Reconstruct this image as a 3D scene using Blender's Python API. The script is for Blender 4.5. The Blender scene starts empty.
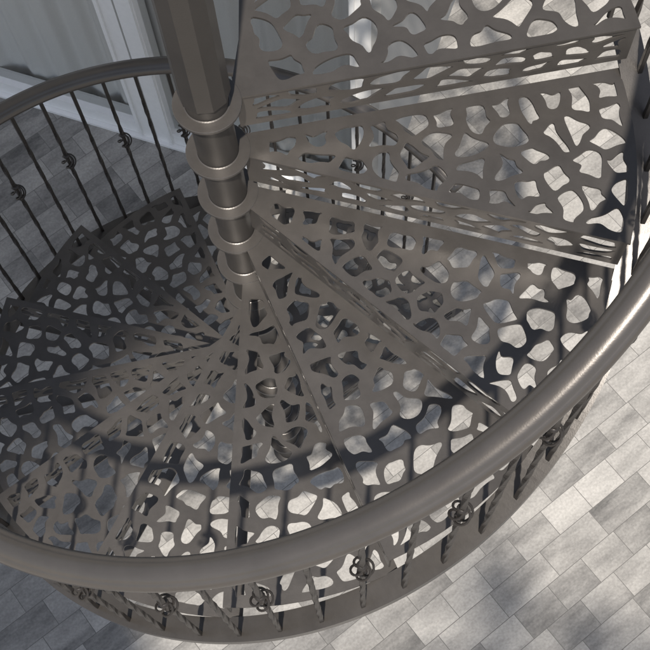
import bpy, math, random
import numpy as np
from mathutils import Vector, Matrix
from mathutils.geometry import delaunay_2d_cdt
rad=math.radians
S=1.2
RISE=.1760; DL=.446; PHI=-.353; HR=.690; RR=.847; R=.81
NT=13
G=-NT*RISE
C=bpy.data.collections.new('Scene'); bpy.context.scene.collection.children.link(C)
def zh(a): return (a-PHI)/DL*RISE
# ---------------- materials
def mat(name):
    m=bpy.data.materials.new(name); m.use_nodes=True
    nt=m.node_tree; b=nt.nodes['Principled BSDF']
    return m,nt,b
def N(nt,t,**k):
    n=nt.nodes.new(t)
    for a,v in k.items():
        if a in n.inputs: n.inputs[a].default_value=v
        else: setattr(n,a,v)
    return n
def metal(name,col,rough,met,var=.25):
    m,nt,b=mat(name)
    tc=N(nt,'ShaderNodeTexCoord')
    n1=N(nt,'ShaderNodeTexNoise'); n1.inputs['Scale'].default_value=6; n1.inputs['Detail'].default_value=8; n1.inputs['Roughness'].default_value=.7
    nt.links.new(tc.outputs['Object'],n1.inputs['Vector'])
    r=N(nt,'ShaderNodeValToRGB')
    r.color_ramp.elements[0].position=.3; r.color_ramp.elements[1].position=.75
    r.color_ramp.elements[0].color=[c*(1-var) for c in col]+[1]; r.color_ramp.elements[1].color=[c*(1+var) for c in col]+[1]
    nt.links.new(n1.outputs['Fac'],r.inputs['Fac']); nt.links.new(r.outputs['Color'],b.inputs['Base Color'])
    mr=N(nt,'ShaderNodeMapRange'); mr.inputs['To Min'].default_value=rough-.08; mr.inputs['To Max'].default_value=rough+.12
    nt.links.new(n1.outputs['Fac'],mr.inputs['Value']); nt.links.new(mr.outputs['Result'],b.inputs['Roughness'])
    b.inputs['Metallic'].default_value=met
    n2=N(nt,'ShaderNodeTexNoise'); n2.inputs['Scale'].default_value=260; n2.inputs['Detail'].default_value=3
    nt.links.new(tc.outputs['Object'],n2.inputs['Vector'])
    bp=N(nt,'ShaderNodeBump'); bp.inputs['Strength'].default_value=.08; bp.inputs['Distance'].default_value=.002
    nt.links.new(n2.outputs['Fac'],bp.inputs['Height']); nt.links.new(bp.outputs['Normal'],b.inputs['Normal'])
    return m
M_tread=metal('bronze_paint',(.092,.083,.075),.30,.36,.2)
M_rail=metal('rail_paint',(.114,.102,.092),.29,.45,.10)
M_pole=metal('pole_paint',(.062,.056,.051),.38,.35,.15)
M_bal=metal('baluster_paint',(.044,.038,.034),.40,.35)
def paver():
    m,nt,b=mat('pavers')
    tc=N(nt,'ShaderNodeTexCoord'); mp=N(nt,'ShaderNodeMapping'); mp.inputs['Rotation'].default_value=(0,0,rad(-33)); 
    nt.links.new(tc.outputs['Object'],mp.inputs['Vector'])
    br=N(nt,'ShaderNodeTexBrick'); br.inputs['Scale'].default_value=1
    br.inputs['Brick Width'].default_value=.190; br.inputs['Row Height'].default_value=.130; br.inputs['Mortar Size'].default_value=.0017; br.inputs['Mortar Smooth'].default_value=.7
    br.inputs['Bias'].default_value=0; br.inputs['Color1'].default_value=(0,0,0,1); br.inputs['Color2'].default_value=(1,1,1,1); br.inputs['Mortar'].default_value=(.5,.5,.5,1)
    br.offset=.37; br.squash=1.5; br.squash_frequency=3
    nt.links.new(mp.outputs['Vector'],br.inputs['Vector'])
    n1=N(nt,'ShaderNodeTexNoise'); n1.inputs['Scale'].default_value=5.5; n1.inputs['Detail'].default_value=8; n1.inputs['Roughness'].default_value=.70
    st=N(nt,'ShaderNodeMapping'); st.inputs['Scale'].default_value=(.5,1.6,1); nt.links.new(mp.outputs['Vector'],st.inputs['Vector'])
    add=N(nt,'ShaderNodeVectorMath',operation='ADD'); ml=N(nt,'ShaderNodeVectorMath',operation='SCALE'); ml.inputs['Scale'].default_value=7
    nt.links.new(br.outputs['Color'],ml.inputs[0]); nt.links.new(ml.outputs[0],add.inputs[1]); nt.links.new(st.outputs['Vector'],add.inputs[0]); nt.links.new(add.outputs[0],n1.inputs['Vector'])
    bw=N(nt,'ShaderNodeRGBToBW'); nt.links.new(br.outputs['Color'],bw.inputs[0])
    mx=N(nt,'ShaderNodeMath',operation='MULTIPLY_ADD'); mx.inputs[1].default_value=.48; nt.links.new(bw.outputs[0],mx.inputs[0])
    m2=N(nt,'ShaderNodeMath',operation='MULTIPLY_ADD'); m2.inputs[1].default_value=1.9; m2.inputs[2].default_value=-.64
    nt.links.new(n1.outputs['Fac'],m2.inputs[0]); nt.links.new(m2.outputs[0],mx.inputs[2])
    r=N(nt,'ShaderNodeValToRGB'); e=r.color_ramp.elements
    e[0].position=.03; e[0].color=(.125,.119,.111,1); e[1].position=.95; e[1].color=(.47,.445,.408,1)
    x=e.new(.48); x.color=(.305,.289,.266,1)
    nt.links.new(mx.outputs[0],r.inputs['Fac'])
    n3=N(nt,'ShaderNodeTexNoise'); n3.inputs['Scale'].default_value=90; n3.inputs['Detail'].default_value=5; nt.links.new(tc.outputs['Object'],n3.inputs['Vector'])
    mm=N(nt,'ShaderNodeMapRange'); mm.inputs['From Min'].default_value=.3; mm.inputs['From Max'].default_value=.7; mm.inputs['To Min'].default_value=.84; mm.inputs['To Max'].default_value=1.12
    nt.links.new(n3.outputs['Fac'],mm.inputs['Value'])
    # broad weathering across many stones
    n4=N(nt,'ShaderNodeTexNoise'); n4.inputs['Scale'].default_value=1.1; n4.inputs['Detail'].default_value=4; nt.links.new(tc.outputs['Object'],n4.inputs['Vector'])
    m4=N(nt,'ShaderNodeMapRange'); m4.inputs['From Min'].default_value=.3; m4.inputs['From Max'].default_value=.7; m4.inputs['To Min'].default_value=.86; m4.inputs['To Max'].default_value=1.08
    nt.links.new(n4.outputs['Fac'],m4.inputs['Value'])
    mu=N(nt,'ShaderNodeMath',operation='MULTIPLY'); nt.links.new(mm.outputs['Result'],mu.inputs[0]); nt.links.new(m4.outputs['Result'],mu.inputs[1])
    sc=N(nt,'ShaderNodeVectorMath',operation='SCALE'); nt.links.new(r.outputs['Color'],sc.inputs[0]); nt.links.new(mu.outputs[0],sc.inputs['Scale'])
    mo=N(nt,'ShaderNodeMixRGB'); mo.inputs['Color2'].default_value=(.15,.142,.13,1)
    nt.links.new(br.outputs['Fac'],mo.inputs['Fac']); nt.links.new(sc.outputs[0],mo.inputs['Color1']); nt.links.new(mo.outputs[0],b.inputs['Base Color'])
    b.inputs['Roughness'].default_value=.85
    hh=N(nt,'ShaderNodeMath',operation='MULTIPLY_ADD'); hh.inputs[1].default_value=-1.0
    h2=N(nt,'ShaderNodeMath',operation='MULTIPLY'); h2.inputs[1].default_value=.35; nt.links.new(n3.outputs['Fac'],h2.inputs[0])
    nt.links.new(br.outputs['Fac'],hh.inputs[0]); nt.links.new(h2.outputs[0],hh.inputs[2])
    bp=N(nt,'ShaderNodeBump'); bp.inputs['Strength'].default_value=.5; bp.inputs['Distance'].default_value=.004
    nt.links.new(hh.outputs[0],bp.inputs['Height']); nt.links.new(bp.outputs['Normal'],b.inputs['Normal'])
    return m
M_pav=paver()
def plain(name,col,rough,bump=.1,scale=40,var=.06):
    m,nt,b=mat(name)
    tc=N(nt,'ShaderNodeTexCoord'); n=N(nt,'ShaderNodeTexNoise'); n.inputs['Scale'].default_value=scale; n.inputs['Detail'].default_value=5
    nt.links.new(tc.outputs['Object'],n.inputs['Vector'])
    r=N(nt,'ShaderNodeValToRGB'); r.color_ramp.elements[0].color=[c*(1-var) for c in col]+[1]; r.color_ramp.elements[1].color=[min(1,c*(1+var)) for c in col]+[1]
    nt.links.new(n.outputs['Fac'],r.inputs['Fac']); nt.links.new(r.outputs['Color'],b.inputs['Base Color'])
    b.inputs['Roughness'].default_value=rough
    bp=N(nt,'ShaderNodeBump'); bp.inputs['Strength'].default_value=bump; bp.inputs['Distance'].default_value=.003
    nt.links.new(n.outputs['Fac'],bp.inputs['Height']); nt.links.new(bp.outputs['Normal'],b.inputs['Normal'])
    return m
M_white=plain('white_frame',(.90,.89,.87),.35,.02)
M_plaster=plain('plaster',(.38,.37,.35),.9,.4,80)
M_floor=plain('inner_floor',(.3,.27,.24),.5)
M_curt=plain('curtain_cloth',(.80,.78,.75),.9,.2,150)
M_bark=plain('bark',(.13,.10,.075),.9,.6,30,.3)
M_leaf=plain('leaf',(.05,.08,.03),.55,.1,12,.4)
m,nt,b=mat('door_glass'); M_glass=m
for n in list(nt.nodes):
    if n.type=='BSDF_PRINCIPLED': nt.nodes.remove(n)
tr=N(nt,'ShaderNodeBsdfTransparent'); tr.inputs[0].default_value=(.95,.96,.96,1); gl=N(nt,'ShaderNodeBsdfGlossy'); gl.inputs['Roughness'].default_value=.03
fr=N(nt,'ShaderNodeFresnel'); fr.inputs[0].default_value=1.35; mxs=N(nt,'ShaderNodeMixShader')
nt.links.new(fr.outputs[0],mxs.inputs[0]); nt.links.new(tr.outputs[0],mxs.inputs[1]); nt.links.new(gl.outputs[0],mxs.inputs[2]); nt.links.new(mxs.outputs[0],nt.nodes['Material Output'].inputs[0])
# ---------------- object helpers (coordinates in stair units, converted to metres above the paving)
ORG={}
def link(name,verts,faces,m,parent=None,org=None,smooth=False):
    if org is None: org=ORG[parent.name] if parent else (0,0,G)
    me=bpy.data.meshes.new(name); o=Vector(org)
    me.from_pydata([((Vector(v)-o)*S) for v in verts],[],faces); me.validate(); me.update()
    if smooth:
        for p in me.polygons: p.use_smooth=True
    ob=bpy.data.objects.new(name,me); C.objects.link(ob); me.materials.append(m)
    ORG[ob.name]=tuple(org)
    po=Vector(ORG[parent.name]) if parent else Vector((0,0,G))
    ob.location=(o-po)*S
    if parent: ob.parent=parent
    return ob
def empty(name,org,label,cat):
    e=bpy.data.objects.new(name,None); C.objects.link(e); ORG[e.name]=tuple(org)
    e.location=(Vector(org)-Vector((0,0,G)))*S; e['label']=label; e['category']=cat
    return e
class MB:
    def __init__(s): s.v=[];s.f=[]
    def add(s,v,f):
        n=len(s.v); s.v+= [tuple(x) for x in v]; s.f+=[tuple(i+n for i in q) for q in f]
    def box(s,o,ax,ay,az):
        o,ax,ay,az=map(Vector,(o,ax,ay,az)); v=[o+ax*i+ay*j+az*k for k in(0,1) for j in(0,1) for i in(0,1)]
        s.add(v,[(0,2,3,1),(4,5,7,6),(0,1,5,4),(2,6,7,3),(0,4,6,2),(1,3,7,5)])
    def lathe(s,c,prof,n=40):
        v=[];f=[]
        for r,z in prof:
            for i in range(n): a=2*math.pi*i/n; v.append((c[0]+r*math.cos(a),c[1]+r*math.sin(a),c[2]+z))
        m=len(prof)
        for j in range(m-1):
            for i in range(n): k=(i+1)%n; f.append((j*n+i,j*n+k,(j+1)*n+k,(j+1)*n+i))
        s.add(v,f)
    def sweep(s,path,frames,prof,cap=True):
        v=[];f=[];n=len(prof)
        for p,(a,b) in zip(path,frames):
            for x,y in prof: v.append(Vector(p)+Vector(a)*x+Vector(b)*y)
        for j in range(len(path)-1):
            for i in range(n): k=(i+1)%n; f.append((j*n+i,j*n+k,(j+1)*n+k,(j+1)*n+i))
        if cap: f.append(tuple(range(n))[::-1]); f.append(tuple((len(path)-1)*n+i for i in range(n)))
        s.add(v,f)
    def tube(s,path,r,n=6,r2=None):
        fr=[];P=[Vector(p) for p in path]
        for i in range(len(P)):
            t=(P[min(i+1,len(P)-1)]-P[max(i-1,0)]).normalized(); a=t.orthogonal().normalized() if i==0 else (fr[-1][0]-t*fr[-1][0].dot(t)).normalized()
            fr.append((a,t.cross(a)))
        if r2 is not None: fr=[(a*(1+(r2/r-1)*i/(len(P)-1)),b*(1+(r2/r-1)*i/(len(P)-1))) for i,(a,b) in enumerate(fr)]
        s.sweep(P,fr,[(r*math.cos(2*math.pi*i/n),r*math.sin(2*math.pi*i/n)) for i in range(n)])
    def build(s,name,m,parent=None,org=None,smooth=False): return link(name,s.v,s.f,m,parent,org,smooth)
# ---------------- organic perforated plates
def clip(poly,p,n):
    out=[]
    for i in range(len(poly)):
        a=poly[i];b=poly[(i+1)%len(poly)]
        da=(a[0]-p[0])*n[0]+(a[1]-p[1])*n[1]; db=(b[0]-p[0])*n[0]+(b[1]-p[1])*n[1]
        if da<=0: out.append(a)
        if (da<0 and db>0) or (da>0 and db<0):
            t=da/(da-db); out.append((a[0]+t*(b[0]-a[0]),a[1]+t*(b[1]-a[1])))
    return out
def area_c(p):
    A=cx=cy=0
    for i in range(len(p)):
        x0,y0=p[i];x1,y1=p[(i+1)%len(p)]; c=x0*y1-x1*y0; A+=c;cx+=(x0+x1)*c;cy+=(y0+y1)*c
    A/=2
    if abs(A)<1e-9: return 0,p[0]
    return A,(cx/6/A,cy/6/A)
def inside(poly,x,y):
    c=False;n=len(poly)
    for i in range(n):
        x0,y0=poly[i];x1,y1=poly[(i+1)%n]
        if (y0>y)!=(y1>y) and x<(x1-x0)*(y-y0)/(y1-y0)+x0: c=not c
    return c
def holes(poly,sp,gap,seed,pull=(-.05,.40),M=72,sm=2,minr=.72,warp=.0085):
    rng=random.Random(seed); xs=[p[0] for p in poly];ys=[p[1] for p in poly]
    pts=[];tries=0
    while tries<2500:
        tries+=1; x=rng.uniform(min(xs),max(xs));y=rng.uniform(min(ys),max(ys))
        if inside(poly,x,y) and all((x-a)**2+(y-b)**2>(sp*minr)**2 for a,b in pts): pts.append((x,y))
    def cells(g):
        out=[]
        for i,(x,y) in enumerate(pts):
            c=list(poly)
            for j,(u,v) in enumerate(pts):
                if i==j: continue
                d=math.hypot(u-x,v-y)
                if d>sp*4: continue
                n=((u-x)/d,(v-y)/d); mid=((x+u)/2-n[0]*g/2,(y+v)/2-n[1]*g/2)
                c=clip(c,mid,n)
                if len(c)<3: break
            out.append(c)
        return out
    cs=cells(0); pts=[((area_c(c)[1][0]*.5+p[0]*.5),(area_c(c)[1][1]*.5+p[1]*.5)) if len(c)>2 else p for c,p in zip(cs,pts)]
    ph=[rng.uniform(0,6.28) for _ in range(8)]; kk=6.283/sp
    def wp(x,y):
        k=kk*.85
        dx=math.sin(k*(.31*x+.95*y)+ph[0])+.6*math.sin(k*1.6*(.8*x-.6*y)+ph[1])
        dy=math.sin(k*(.95*x-.31*y)+ph[2])+.6*math.sin(k*1.6*(.6*x+.8*y)+ph[3])
        nx,ny=x+warp*dx*.7,y+warp*dy*.7
        return (nx,ny) if inside(poly,nx,ny) else (x,y)
    res=[]
    for c in cells(gap):
        if len(c)<3: continue
        A,ce=area_c(c)
        if abs(A)<sp*sp*.05: continue
        q=[]
        for p in c:
            if not q or math.hypot(p[0]-q[-1][0],p[1]-q[-1][1])>sp*.20: q.append(p)
        if len(q)>3 and math.hypot(q[0][0]-q[-1][0],q[0][1]-q[-1][1])<sp*.20: q.pop()
        if len(q)<3: continue
        w=[]
        for i in range(len(q)):
            a=q[i];b=q[(i+1)%len(q)]; L=math.hypot(a[0]-b[0],a[1]-b[1])
            # blunt lobes: two points per corner instead of one
            pr_=q[i-1]; w.append((a[0]+(pr_[0]-a[0])*.10,a[1]+(pr_[1]-a[1])*.10)); w.append((a[0]+(b[0]-a[0])*.10,a[1]+(b[1]-a[1])*.10))
            if L>sp*.26:
                t=max(0,rng.uniform(*pull))*min(1,L/(sp*.55)); k=rng.uniform(.35,.65); mx,my=a[0]*(1-k)+b[0]*k,a[1]*(1-k)+b[1]*k
                w.append((mx+(ce[0]-mx)*t,my+(ce[1]-my)*t))
        L=[math.hypot(w[i][0]-w[(i+1)%len(w)][0],w[i][1]-w[(i+1)%len(w)][1]) for i in range(len(w))]; tot=sum(L)
        z=[];i=0;acc=0
        for k in range(M):
            s=tot*k/M
            while acc+L[i]<s: acc+=L[i];i+=1
            t=(s-acc)/max(L[i],1e-9);a=w[i];b=w[(i+1)%len(w)]; z.append((a[0]+(b[0]-a[0])*t,a[1]+(b[1]-a[1])*t))
        Z=np.array(z)
        for _ in range(sm*4): Z=Z*.5+(np.roll(Z,1,0)+np.roll(Z,-1,0))*.25
        Z=np.array([wp(*p) for p in Z])
        for _ in range(sm*3): Z=Z*.5+(np.roll(Z,1,0)+np.roll(Z,-1,0))*.25
        res.append([tuple(p) for p in Z[::2]])
    return res
def perforated(outer,hs):
    vs=[];ed=[]
    for loop in [outer]+hs:
        n=len(vs); vs+=[Vector(p) for p in loop]; ed+=[(n+i,n+(i+1)%len(loop)) for i in range(len(loop))]
    r=delaunay_2d_cdt(vs,ed,[],0,1e-6)
    V=[(v.x,v.y) for v in r[0]];F=[tuple(f) for f in r[2]]
    A=np.array(V); cen=np.array([A[list(f)].mean(0) for f in F])
    def pin(poly):
        P=np.array(poly);Q=np.roll(P,-1,0);c=np.zeros(len(cen),bool)
        for (x0,y0),(x1,y1) in zip(P,Q):
            if y0==y1: continue
            m=((y0>cen[:,1])!=(y1>cen[:,1]))&(cen[:,0]<(x1-x0)*(cen[:,1]-y0)/(y1-y0)+x0); c^=m
        return c
    keep=pin(outer)
    for h in hs: keep&=~pin(h)
    return V,[f for f,k in zip(F,keep) if k]
def plate(outer,hs,t,tf):
    V,F=perforated(outer,hs); n=len(V)
    F=[f if (lambda a,b,c:(b[0]-a[0])*(c[1]-a[1])-(b[1]-a[1])*(c[0]-a[0]))(*[V[i] for i in f[:3]])>0 else f[::-1] for f in F]
    v=[tf(x,y,0) for x,y in V]+[tf(x,y,-t) for x,y in V]
    f=[tuple(q) for q in F]+[tuple(i+n for i in q[::-1]) for q in F]
    cnt={}
    for q in F:
        for i in range(len(q)):
            e=(q[i],q[(i+1)%len(q)]); cnt[e]=1
    for a,b in cnt:
        if (b,a) not in cnt: f.append((b,a,a+n,b+n))
    return v,f
# ================= spiral staircase
stair=empty('spiral_staircase',(0,0,G),'bronze painted metal spiral staircase with cut-out treads, standing on grey paving','staircase')
pr=.0405
mb=MB()
mb.lathe((0,0,G),[(0.0,.010),(.055,.010),(.058,.007),(.058,0)]); mb.build('base_plate',M_pole,stair,(0,0,G),True)
mb=MB(); mb.lathe((0,0,G),[(pr,.010),(pr,RISE+.12-G)],48); mb.build('pole',M_pole,stair,(0,0,G),True)
mb=MB(); mb.lathe((0,0,RISE),[(pr+.001,.040),(.048,.040),(.048,1.05),(.037,1.075),(0,1.08)],10); mb.build('newel_sleeve',M_pole,stair,(0,0,RISE))
T=.0055
def tread_poly(a0,a1,ins=0,rin=.050,rout=R,n=9,off=0):
    e0=(math.cos(a0),math.sin(a0));n0=(-e0[1],e0[0]); e1=(math.cos(a1),math.sin(a1));n1=(-e1[1],e1[0])
    ro=rout-ins; d0=ins; d1=ins-off
    def on(e,nn,d,r): 
        s=math.sqrt(max(r*r-d*d,0)); return (e[0]*s+nn[0]*d,e[1]*s+nn[1]*d)
    A=on(e0,n0,d0,ro);B=on(e1,n1,-d1,ro)
    aa=math.atan2(A[1],A[0]);ab=math.atan2(B[1],B[0])
    while ab<aa: ab+=2*math.pi
    arc=[(ro*math.cos(aa+(ab-aa)*i/n),ro*math.sin(aa+(ab-aa)*i/n)) for i in range(n+1)]
    if ins>0:
        det=e0[0]*(-e1[1])-(-e1[0])*e0[1]
        bx=-n1[0]*d1-n0[0]*d0; by=-n1[1]*d1-n0[1]*d0
        s=(bx*(-e1[1])-(-e1[0])*by)/det
        rmin=max(rin+.05,s+.03)
        return [on(e1,n1,-d1,rmin),on(e0,n0,d0,rmin)]+arc
    return [on(e1,n1,-d1,rin),on(e0,n0,d0,rin)]+arc
RH=.104
def riser(a,z,parent,seed):
    out=[(.052,-RH),(R-.004,-RH),(R-.004,0),(.052,0)]
    inn=[(.080,-RH+.012),(R-.018,-RH+.012),(R-.018,-.009),(.080,-.009)]
    sx=.5
    hs=holes([(x*sx,y) for x,y in inn],.045,.0095,seed,(0,.35),M=60,sm=2,warp=.005); hs=[[(x/sx,y) for x,y in h] for h in hs]
    e=Vector((math.cos(a),math.sin(a),0)); nn=Vector((-e.y,e.x,0))
    tf=lambda x,y,h: e*x+nn*(.004-h)+Vector((0,0,z-T+y))
    v,f=plate(out,hs,.004,tf)
    return link('riser',v,f,M_tread,parent,(0,0,z))
def hub(z,parent,big=0):
    m=MB(); m.lathe((0,0,z),[(pr+.0005,-.030),(pr+.003,-.030),(pr+.003,-.006),(.063,-.006),(.064,-.005),(.064,.001),(.063,.002),(pr+.003,.002),(pr+.0005,.003)],48)
    return m.build('hub_ring',M_tread,parent,(0,0,z))
for k in range(1,NT+1):
    a=PHI-(k-1)*DL; z=-(k-1)*RISE
    off=.026
    outer=tread_poly(0,DL,0,off=off); inner=tread_poly(0,DL,.0165,off=off-.006)
    hs=holes(inner,.0725,.0155,100+k)
    ca,sa=math.cos(a),math.sin(a)
    tf=lambda x,y,h: (x*ca-y*sa,x*sa+y*ca,z+h)
    v,f=plate(outer,hs,T,tf)
    t=link('tread',v,f,M_tread,stair,(0,0,z))
    riser(a,z,t,300+k); hub(z,t)
# landing
z0=RISE; a0=PHI+DL
nrm=Vector((.412,.9112,0)); tan=Vector((.9112,-.412,0)); WD=1.04
arc=[(R*math.cos(a0+i*(rad(30)-a0)/8),R*math.sin(a0+i*(rad(30)-a0)/8)) for i in range(9)]
outer=[(.050,.004)]+arc+[(.43,.935),(.13,1.075),(.066,.13),(.046,.03)]
inn=[(.135,.030)]+[( (R-.020)*math.cos(a0+.024+i*(rad(30)-a0-.024)/8),(R-.020)*math.sin(a0+.024+i*(rad(30)-a0-.024)/8)) for i in range(9)]+[(.41,.905),(.148,1.035),(.086,.14)]
hs=holes(inn,.077,.0165,77)
v,f=plate(outer,hs,T,lambda x,y,h:(x,y,z0+h))
land=link('landing',v,f,M_tread,stair,(0,0,z0))
riser(a0,z0,land,299); hub(z0,land)
aend=PHI-(NT-1.3)*DL
# continuous outer stringer: flat band with a small turned-down edge, following the helix below the tread ends
path=[];fr=[]
for i in range(261):
    a=a0+.10+(aend-.22-a0)*i/260; path.append((math.cos(a)*RR,math.sin(a)*RR,max(zh(a)-.176,G+.03))); fr.append(((math.cos(a),math.sin(a),0),(0,0,1)))
mb=MB(); mb.sweep(path,fr,[(-.039,-.005),(.013,-.005),(.013,-.045),(.017,-.045),(.017,0),(-.039,0)]); mb.build('stringer',M_tread,stair,(0,0,G))
# handrail: moulded cap, soft shoulders
w=.0280
half=[(0,.0245),(.22*w,.0240),(.42*w,.0223),(.56*w,.0196),(.62*w,.0174),(.70*w,.0163),(.82*w,.0147),(.93*w,.0105),(1.0*w,.0045),(1.0*w,-.001),(.93*w,-.0050),(.86*w,-.007),(.84*w,-.0090),(.70*w,-.0110),(.40*w,-.0120)]
prof=half+[(-x,y) for x,y in half[1:]][::-1]
pts=[(a,zh(a0)+HR) for a in [rad(30)-(rad(30)-a0)*i/10 for i in range(11)]]
nn_=320
for i in range(1,nn_+1):
    a=a0+(aend-a0)*i/nn_; pts.append((a,zh(a)+HR))
P=[Vector((RR*math.cos(a),RR*math.sin(a),z)) for a,z in pts]
P=[Vector((.47,.905,P[0].z)),Vector((.60,.66,P[0].z))]+P
fr=[]
for i in range(len(P)):
    t=(P[min(i+1,len(P)-1)]-P[max(i-1,0)]).normalized()
    side=t.cross(Vector((0,0,1))).normalized()
    if side.dot(Vector((P[i].x,P[i].y,0)))<0: side=-side
    up=side.cross(t)
    if up.z<0: up=-up
    fr.append((side,up))
mb=MB(); mb.sweep(P,fr,prof); rail=mb.build('handrail',M_rail,stair,(0,0,G),True)
# balusters
def baluster(a,zb,zt,basket,xy=None):
    x,y=(RR*math.cos(a),RR*math.sin(a)) if xy is None else xy
    mb=MB(); hw=.0049; L=zt-zb; nseg=56; path=[];fr=[]
    for i in range(nseg+1):
        t=i/nseg; u=min(max((t-.12)/.72,0),1)
        tw=a+u*math.pi*3.0; s=1+(.08*math.sin(u*60) if 0<u<1 else 0)
        path.append((x,y,zb+L*t)); fr.append(((math.cos(tw)*s,math.sin(tw)*s,0),(-math.sin(tw)*s,math.cos(tw)*s,0)))
    q=hw*.8
    mb.sweep(path,fr,[(q,hw),(-q,hw),(-hw,q),(-hw,-q),(-q,-hw),(q,-hw),(hw,-q),(hw,q)])
    b=mb.build('baluster',M_bal,stair,(x,y,zb))
    if basket:
        m=MB(); zc=zb+L*.60; H=.033
        for w_ in range(4):
            p=[]
            for i in range(15):
                t=i/14; ang=w_*math.pi/2+t*math.pi*1.1; rr=.004+.017*math.sin(math.pi*t); p.append((x+rr*math.cos(ang),y+rr*math.sin(ang),zc-H+2*H*t))
            m.tube(p,.0025,6)
        for s in(-1,1): m.lathe((x,y,zc+s*H),[(.005,-.006),(.0095,-.004),(.0102,0),(.0095,.004),(.005,.006)],12)
        m.build('basket',M_bal,b,(x,y,zb),True)
nb=int((a0-.02-aend)/(DL/4))
for j in range(nb):
    a=a0-(j+.5)*DL/4-.03
    baluster(a,max(zh(a)-.225,G+.01),zh(a)+HR-.010,j%2==0)
for i,a in enumerate((a0+.01,a0+.10,a0+.19,a0+.28,a0+.37)): baluster(a,z0-.20,z0+HR-.010,i%2==1)
for t in (.12,.36,.6,.84): baluster(1+t,z0-.02,z0+HR-.010,False,(.729+(.47-.729)*t,.42+(.905-.42)*t))
# ================= house with glazed doors
house=empty('house',tuple(nrm*WD+tan*-1)[:2]+(G,),'grey rendered house wall with white framed sliding glass doors behind the stair','house')
def WP(s,d,z): return nrm*(WD+d)+tan*s+Vector((0,0,z))
def wbox(mb,s0,s1,d0,d1,z0,z1): mb.box(WP(s0,d0,z0),tan*(s1-s0),nrm*(d1-d0),(0,0,z1-z0))
SE=.0; SL=-3.1; ZL=G+1.85; ZT=RISE-.012
mb=MB(); wbox(mb,SL-.4,SL,0,.22,G,ZL); wbox(mb,SE-.03,SE,0,3.2,G,ZT); wbox(mb,SL-.4,SE-.03,0,.22,ZL,ZT)
wbox(mb,SL-.4,SE-.03,3.0,3.2,G,ZT); wbox(mb,SL-.4,SL-.2,.22,3.0,G,ZT)
mb.build('wall',M_plaster,house)
mb=MB(); wbox(mb,SL-.2,SE-.03,.22,3.0,G,G+.03); mb.build('inner_floor',M_floor,house)
mb=MB(); wbox(mb,SL-.2,SE-.03,.22,3.0,ZL,ZT-.01); mb.build('roof_terrace',M_plaster,house)
mb=MB(); wbox(mb,SL-.4,-.62,0,.16,ZT,ZT+.5); wbox(mb,SL-.4,SL-.24,.16,3.2,ZT,ZT+.5); mb.build('parapet',M_plaster,house)
mb=MB(); wbox(mb,SL,SE-.03,.0,.14,G,G+.014); mb.build('door_sill',M_white,house)
bounds=[SE-.03,-.965,-2.04,-3.1]
for s1,s0 in zip(bounds[:-1],bounds[1:]):
    f=MB(); w=.080; zb=G+.095
    wbox(f,s0+.004,s0+w,.02,.09,G+.014,ZL-.003); wbox(f,s1-w,s1-.004,.02,.09,G+.014,ZL-.003)
    wbox(f,s0+w,s1-w,.021,.089,G+.016,zb); wbox(f,s0+w,s1-w,.021,.089,ZL-.09,ZL-.004)
    for q in (s0+w-.020,s1-w+.006): wbox(f,q,q+.014,.010,.02,G+.02,ZL-.01)
    door=f.build('glass_door',M_white,house,tuple(WP((s0+s1)/2,.05,G)))
    q=[WP(s0+w,.05,zb),WP(s1-w,.05,zb),WP(s1-w,.05,ZL-.09),WP(s0+w,.05,ZL-.09)]
    link('pane',q,[(0,1,2,3)],M_glass,door)
# curtain
v=[];f=[];n=620; NZ=10
for i in range(n+1):
    s=SL+.05+(SE-.12-SL)*i/n
    for j in range(NZ+1):
        z=G+.018+(ZL-.02-G-.018)*j/NZ
        d=.116+.014*math.sin(s*46+1.9*math.sin(s*6)+.25*math.sin(j*.7))+.006*math.sin(s*19+j*.12)+.004*math.sin(s*90)
        v.append(WP(s,d,z))
for i in range(n):
    for j in range(NZ): a=i*(NZ+1)+j; f.append((a,a+NZ+1,a+NZ+2,a+1))
cu=link('curtain',v,f,M_curt,None,tuple(WP(-1.4,.12,G)),True); cu['label']='pale grey gathered curtain hanging behind the glass doors'; cu['category']='curtain'
# ================= sun direction and an out-of-view tree, canopy shaped to shade the left of the stair
SA=rad(-99); SEL=rad(66)
sx_,sy_=math.cos(SA)/math.tan(SEL),math.sin(SA)/math.tan(SEL)
tb=(-1.9,-4.3)
tree=empty('tree',(tb[0],tb[1],G),'tall leafy tree out of view in front of the stair, crown shaped to shade its left side','tree')
rg=random.Random(5)
H0=6.2
discs=[(-1.12,-.24,.66),(-.70,-.02,.48),(-.8,.6,.62),(-.28,.36,.20),(-1.7,-.4,.8),(-1.7,.55,.7),(-2.4,-.1,.8),(-1.36,-1.10,.62),(-1.95,-1.4,.75),(-1.25,-1.75,.55),(-1.8,-2.3,.6)]
sp=[(.50,-1.54,.09),(.60,-1.66,.06),(.34,-1.84,.11),(.72,-1.88,.12),(.46,-1.96,.10),(.86,-1.80,.08),(1.04,-1.93,.09)]
v=[];f=[]
def leaf(p,k=1):
    d=Vector([rg.gauss(0,1) for _ in range(3)]).normalized(); e=d.orthogonal().normalized()*.034*k; n=len(v)
    v.extend([p-d*.058*k,p+e,p+d*.058*k,p-e]); f.append((n,n+1,n+2,n+3))
tips=[]
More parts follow.
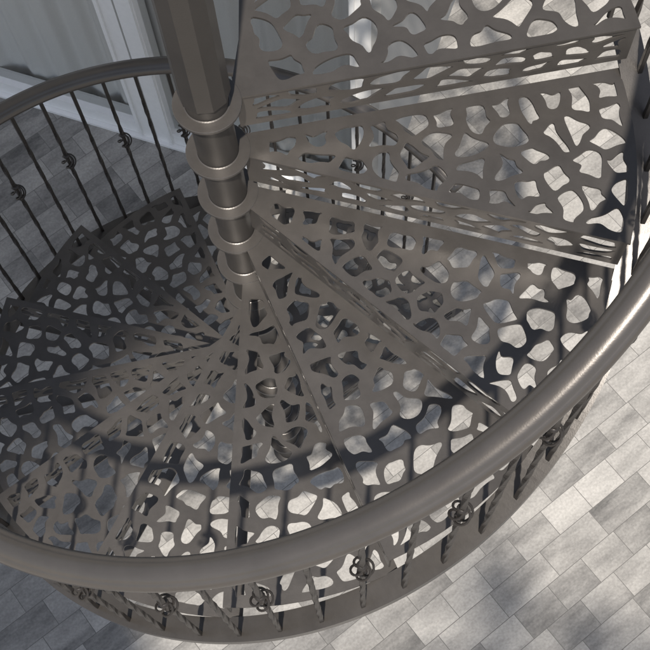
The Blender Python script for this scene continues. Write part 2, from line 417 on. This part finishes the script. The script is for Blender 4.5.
for x,y,r_ in discs:
    h=H0+rg.uniform(-.2,.4); c=Vector((x+sx_*h,y+sy_*h,h)); tips.append(c)
    for q in range(int(9500*r_*r_)):
        while True:
            d=Vector([rg.uniform(-1,1) for _ in range(3)])
            if d.length<1: break
        d=d*(d.length**-.3); d.z*=.7; leaf(c+d*r_)
for x,y,r_ in sp:
    h=H0-.3; c=Vector((x+sx_*h,y+sy_*h,h)); tips.append(c)
    for q in range(36): leaf(c+Vector([rg.gauss(0,r_*.8) for _ in range(3)]),.75)
mb=MB(); st=Vector((tb[0]-.1,tb[1]+.3,H0-1.4)); mb.tube([(tb[0],tb[1],G),(tb[0]+.06,tb[1]+.03,G+2.4),st],.13,10,.08)
for t_ in tips: mb.tube([st,(st+t_)/2+Vector((0,0,-.12)),t_],.03,6,.006)
mb.build('trunk',M_bark,tree,(tb[0],tb[1],G),True)
link('crown',v,f,M_leaf,tree,(tb[0],tb[1],G))
# unseen larger tree added behind the house to darken reflections in the left-hand metal
tb=(-2.6,5.2); added_tree=empty('tree',(tb[0],tb[1],G),'large dark unseen tree added behind the house to darken reflections in the stair metal','tree')
v=[];f=[];tips=[]
for i in range(20):
    a=i*2.4; q=math.sqrt((i+.5)/20); c=Vector((tb[0]+.3+2.0*q*math.cos(a),tb[1]-.8+1.7*q*math.sin(a),3.8+2.1*math.sin(i*1.7))); tips.append(c)
    r_=rg.uniform(.8,1.1)
    for q in range(500):
        while True:
            d=Vector([rg.uniform(-1,1) for _ in range(3)])
            if d.length<1: break
        leaf(c+d*(d.length**-.3)*r_,2.8)
mb=MB(); st=Vector((tb[0],tb[1],1.6)); mb.tube([(tb[0],tb[1],G),(tb[0]+.05,tb[1],G+2),st],.2,10,.13)
for t_ in tips: mb.tube([st,(st+t_)/2+Vector((0,0,-.15)),t_],.06,6,.012)
mb.build('trunk',M_bark,added_tree,(tb[0],tb[1],G),True)
link('crown',v,f,M_leaf,added_tree,(tb[0],tb[1],G))
# ================= paving
gd=link('paving',[(-60,-60,G),(60,-60,G),(60,60,G),(-60,60,G)],[(0,1,2,3)],M_pav); gd['kind']='structure'
# ================= camera, light
cx,cy,cz=.1762,-1.1625,2.0610; p=1.2098;r=-.0932; fpx=2.3930*500
F=Vector((0,math.cos(p),-math.sin(p)));X=Vector((1,0,0));U=Vector((0,math.sin(p),math.cos(p)))
X2=X*math.cos(r)+U*math.sin(r);U2=-X*math.sin(r)+U*math.cos(r)
cam=bpy.data.cameras.new('Camera'); co=bpy.data.objects.new('Camera',cam); C.objects.link(co)
M=Matrix((X2,U2,-F)).transposed().to_4x4(); M.translation=Vector((cx,cy,cz-G))*S; co.matrix_world=M
cam.sensor_width=36; cam.lens=36*fpx/650; cam.clip_start=.02; cam.clip_end=500
bpy.context.scene.camera=co
sun=bpy.data.lights.new('Sun','SUN'); sun.energy=4.8; sun.angle=rad(1.3); sun.color=(1,.945,.87)
so=bpy.data.objects.new('Sun',sun); C.objects.link(so)
dv=Vector((math.cos(SEL)*math.cos(SA),math.cos(SEL)*math.sin(SA),math.sin(SEL))); so.rotation_euler=dv.to_track_quat('Z','Y').to_euler(); so.location=dv*10
wd=bpy.data.worlds.new('World'); bpy.context.scene.world=wd; wd.use_nodes=True
wn=wd.node_tree
bg=wn.nodes['Background']; sk=wn.nodes.new('ShaderNodeTexSky'); sk.sky_type='NISHITA'; sk.sun_disc=False; sk.sun_elevation=SEL; sk.sun_rotation=math.pi/2-SA
hs_=wn.nodes.new('ShaderNodeHueSaturation'); hs_.inputs['Saturation'].default_value=.65
wn.links.new(sk.outputs[0],hs_.inputs['Color']); wn.links.new(hs_.outputs[0],bg.inputs[0]); bg.inputs[1].default_value=.12
bpy.context.scene.view_settings.view_transform='Standard'; bpy.context.scene.view_settings.look='None'; bpy.context.scene.view_settings.exposure=0
